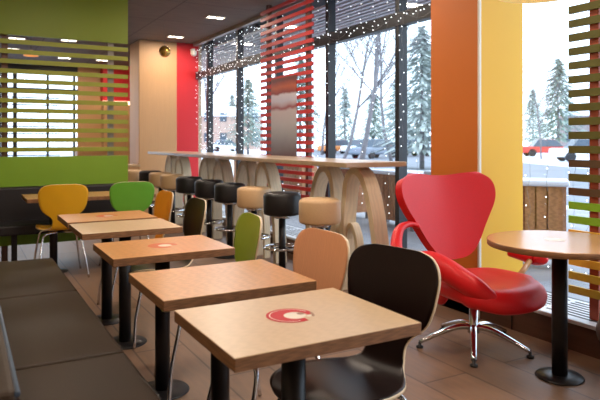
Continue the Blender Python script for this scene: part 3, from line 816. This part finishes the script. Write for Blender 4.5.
# ------------------------------------------------------------------ swivel armchairs
def make_armchair(label):
    t = thing('swivel_armchair', label, 'armchair', (0,0,0), 0)
    # back: heart-shaped padded shell
    prof = [(.505,.02),(.512,.075),(.535,.13),(.575,.175),(.63,.218),(.69,.255),(.76,.30),(.83,.345),(.89,.372),(.95,.380),(1.0,.366),(1.03,.330),(1.042,.28)]
    NT = 20; bm = bm_new(); rows = []
    def back_pt(z, q, hw):
        x = q*hw
        zz = z
        if z > .80:
            f = ((z-.80)/.242)**1.3
            zz = z + f*(.018*math.exp(-((abs(q)-.68)/.34)**2) - .010)
        y = -.19-(z-.5)*.30 + .26*(abs(x)**1.7)*1.5
        return Vector((x, y, zz))
    P = cr_spline([(z, h_, 0) for z, h_ in prof], 3)
    for p in P:
        rows.append([bm.verts.new(back_pt(p.x, math.sin((-1+2*k/NT)*PI/2)*.45+(-1+2*k/NT)*.55, p.y)) for k in range(NT+1)])
    for a, b in zip(rows, rows[1:]):
        for k in range(NT):
            f = bm.faces.new((a[k], a[k+1], b[k+1], b[k])); f.smooth = True
    o = obj('backrest', bm, 'red_leather', t, fixn=False)
    md = o.modifiers.new('pad', 'SOLIDIFY'); md.thickness = .055; md.offset = 0
    md = o.modifiers.new('bevel', 'BEVEL'); md.width = .022; md.segments = 3; md.limit_method = 'ANGLE'; md.angle_limit = math.radians(50)
    md = o.modifiers.new('sub', 'SUBSURF'); md.levels = 1; md.render_levels = 1
    for p_ in o.data.polygons: p_.use_smooth = True
    # seat: thick rounded pad with raised rear
    bm = bm_new(); NR = 12; NA = 48
    def outline(a):
        c, s_ = math.cos(a), math.sin(a)
        e = 2.7
        r = (abs(c)**e+abs(s_)**e)**(-1/e)
        x = r*c*.275; y = r*s_*.33+.09
        x *= 1+.10*(y/.4 if y > 0 else 0)
        return x, y
    def zt(x, y, f):
        return .445 + .02*(f**4)*0 + .05*max(0, abs(x)/.27-.55)*(1 if y < .25 else .4) - .028*math.exp(-((x/.16)**2+((y-.1)/.2)**2)) - .03*max(0, (y-.30)/.14)**2
    layers = [(.0,.0,'c')]
    top = []
    ctr = bm.verts.new((0,.09,zt(0,.09,0)))
    rings = []
    for i in range(1, NR+1):
        f = i/NR; ring = []
        for k in range(NA):
            x, y = outline(2*PI*k/NA); x *= f; y = .09+(y-.09)*f
            ring.append(bm.verts.new((x, y, zt(x,y,f)-.035*max(0,(f-.85)/.15)**2)))
        rings.append(ring)
    for (f, dz) in ((1.035,-.065),(1.02,-.095),(.95,-.118),(.6,-.135)):
        ring = []
        for k in range(NA):
            x, y = outline(2*PI*k/NA); x *= f; y = .09+(y-.09)*f
            ring.append(bm.verts.new((x, y, zt(x/f,y,1)+dz-.0)))
        rings.append(ring)
    bot = bm.verts.new((0,.09,.30))
    for k in range(NA): bm.faces.new((ctr, rings[0][k], rings[0][(k+1)%NA]))
    for a, b in zip(rings, rings[1:]):
        for k in range(NA): bm.faces.new((a[k], b[k], b[(k+1)%NA], a[(k+1)%NA]))
    for k in range(NA): bm.faces.new((rings[-1][k], bot, rings[-1][(k+1)%NA]))
    for f in bm.faces: f.smooth = True
    obj('seat', bm, 'red_leather', t)
    for sx in (-1, 1):
        bm = bm_new()
        if sx > 0:
            P = cr_spline([(sx*.27,-.19,.735),(sx*.34,-.20,.75),(sx*.43,-.17,.725),(sx*.51,-.08,.64),(sx*.53,-.01,.57),(sx*.50,.05,.54)], 6)
            n = len(P); rad = [.024+.022*(i/n) for i in range(n)]
            tube(bm, P, rad, seg=14, flat=.7)
            P = cr_spline([(sx*.52,.00,.56),(sx*.44,.03,.565),(sx*.36,.05,.56),(sx*.31,.12,.53),(sx*.27,.22,.485),(sx*.205,.32,.425),(sx*.11,.38,.355)], 6)
            n = len(P); rad = [.040+.022*math.sin(PI*i/n)-.022*max(0,(i/n-.75)/.25) for i in range(n)]
            tube(bm, P, rad, seg=14, flat=1.15)
        else:
            P = cr_spline([(sx*.39,-.13,.54),(sx*.46,-.06,.53),(sx*.505,.02,.508),(sx*.49,.07,.508)], 6)
            n = len(P); rad = [.03+.045*math.sin(PI*min(1,.1+.9*i/n)) for i in range(n)]
            tube(bm, P, rad, seg=14, flat=.7)
        obj('armrest', bm, 'red_leather', t, subsurf=1)
    bm = bm_new(); tube(bm, [(-.25,.04,.38),(-.36,.03,.43),(-.44,.02,.50)], .018, seg=10); obj('arm_stem', bm, 'oak', t)
    bm = bm_new(); P = cr_spline([(0,.0,.315),(0,-.16,.30),(0,-.245,.36),(0,-.245,.50),(0,-.255,.60)], 6); tube(bm, P, .035, seg=12, flat=.45, up=(1,0,0)); obj('back_support', bm, 'chrome', t)
    bm = bm_new(); P = cr_spline([(.10,-.12,.37),(.10,-.18,.27),(.10,-.24,.28),(.08,-.26,.40)], 5); tube(bm, P, .04, seg=12, flat=.6, up=(1,0,0)); obj('shell_tail', bm, 'red_leather', t)
    bm = bm_new(); lathe(bm, [(0,.09),(.036,.09),(.034,.14),(.026,.15),(.026,.32),(0,.32)], 24); obj('gas_column', bm, 'chrome', t)
    for k in range(5):
        a = k*2*PI/5
        bm = bm_new(); c, s_ = math.cos(a), math.sin(a)
        P = cr_spline([(0*c,0*s_,.125),(.10*c,.10*s_,.125),(.22*c,.22*s_,.085),(.335*c,.335*s_,.035)], 5); tube(bm, P, [.026-.010*i/15 for i in range(16)], seg=10, flat=.75)
        l_ = obj('star_leg', bm, 'chrome', t)
        bm = bm_new(); lathe(bm, [(0,0),(.022,0),(.022,.012),(.009,.016),(.009,.035),(0,.035)], 16, .335*c, .335*s_); obj('glide', bm, 'black_metal', l_)
    return t
# camera-frame facing (sin a, -cos a); to the room frame
def facing(deg):
    a = math.radians(deg); X, Z = math.sin(a), -math.cos(a)
    u = X*math.cos(TH)+Z*math.sin(TH); v = -X*math.sin(TH)+Z*math.cos(TH)
    return math.atan2(v, u)-PI/2
x, y = cam2room(473.5, 2.90)
ac = make_armchair('red leather armchair with heart-shaped back on a chrome star base'); ac.location = (x, y, 0); rzc = facing(24); ac.rotation_euler = (0,0,rzc)
# turn the star so that one leg points the way it does in the photo
def turn_star(root, deg, rz):
    want = math.atan2(-.254*math.cos(TH)+(.072)*math.sin(TH), -.072*math.cos(TH)-.254*math.sin(TH)) + math.radians(deg)
    for ch in root.children:
        if ch.name.startswith('star_leg'): ch.rotation_euler = (0,0,want-rz)
turn_star(ac, 0, rzc)
X_, Z_ = 1.44, 2.13
px_ = 300+597*X_/Z_
x, y = cam2room(px_, Z_)
rz2 = facing(-90)
dk = dup(ac, (x, y, 0), rz2, 'dark brown leather armchair cut off by the right edge of frame', {'red_leather':'brown_leather'})
turn_star(dk, 12, rz2)
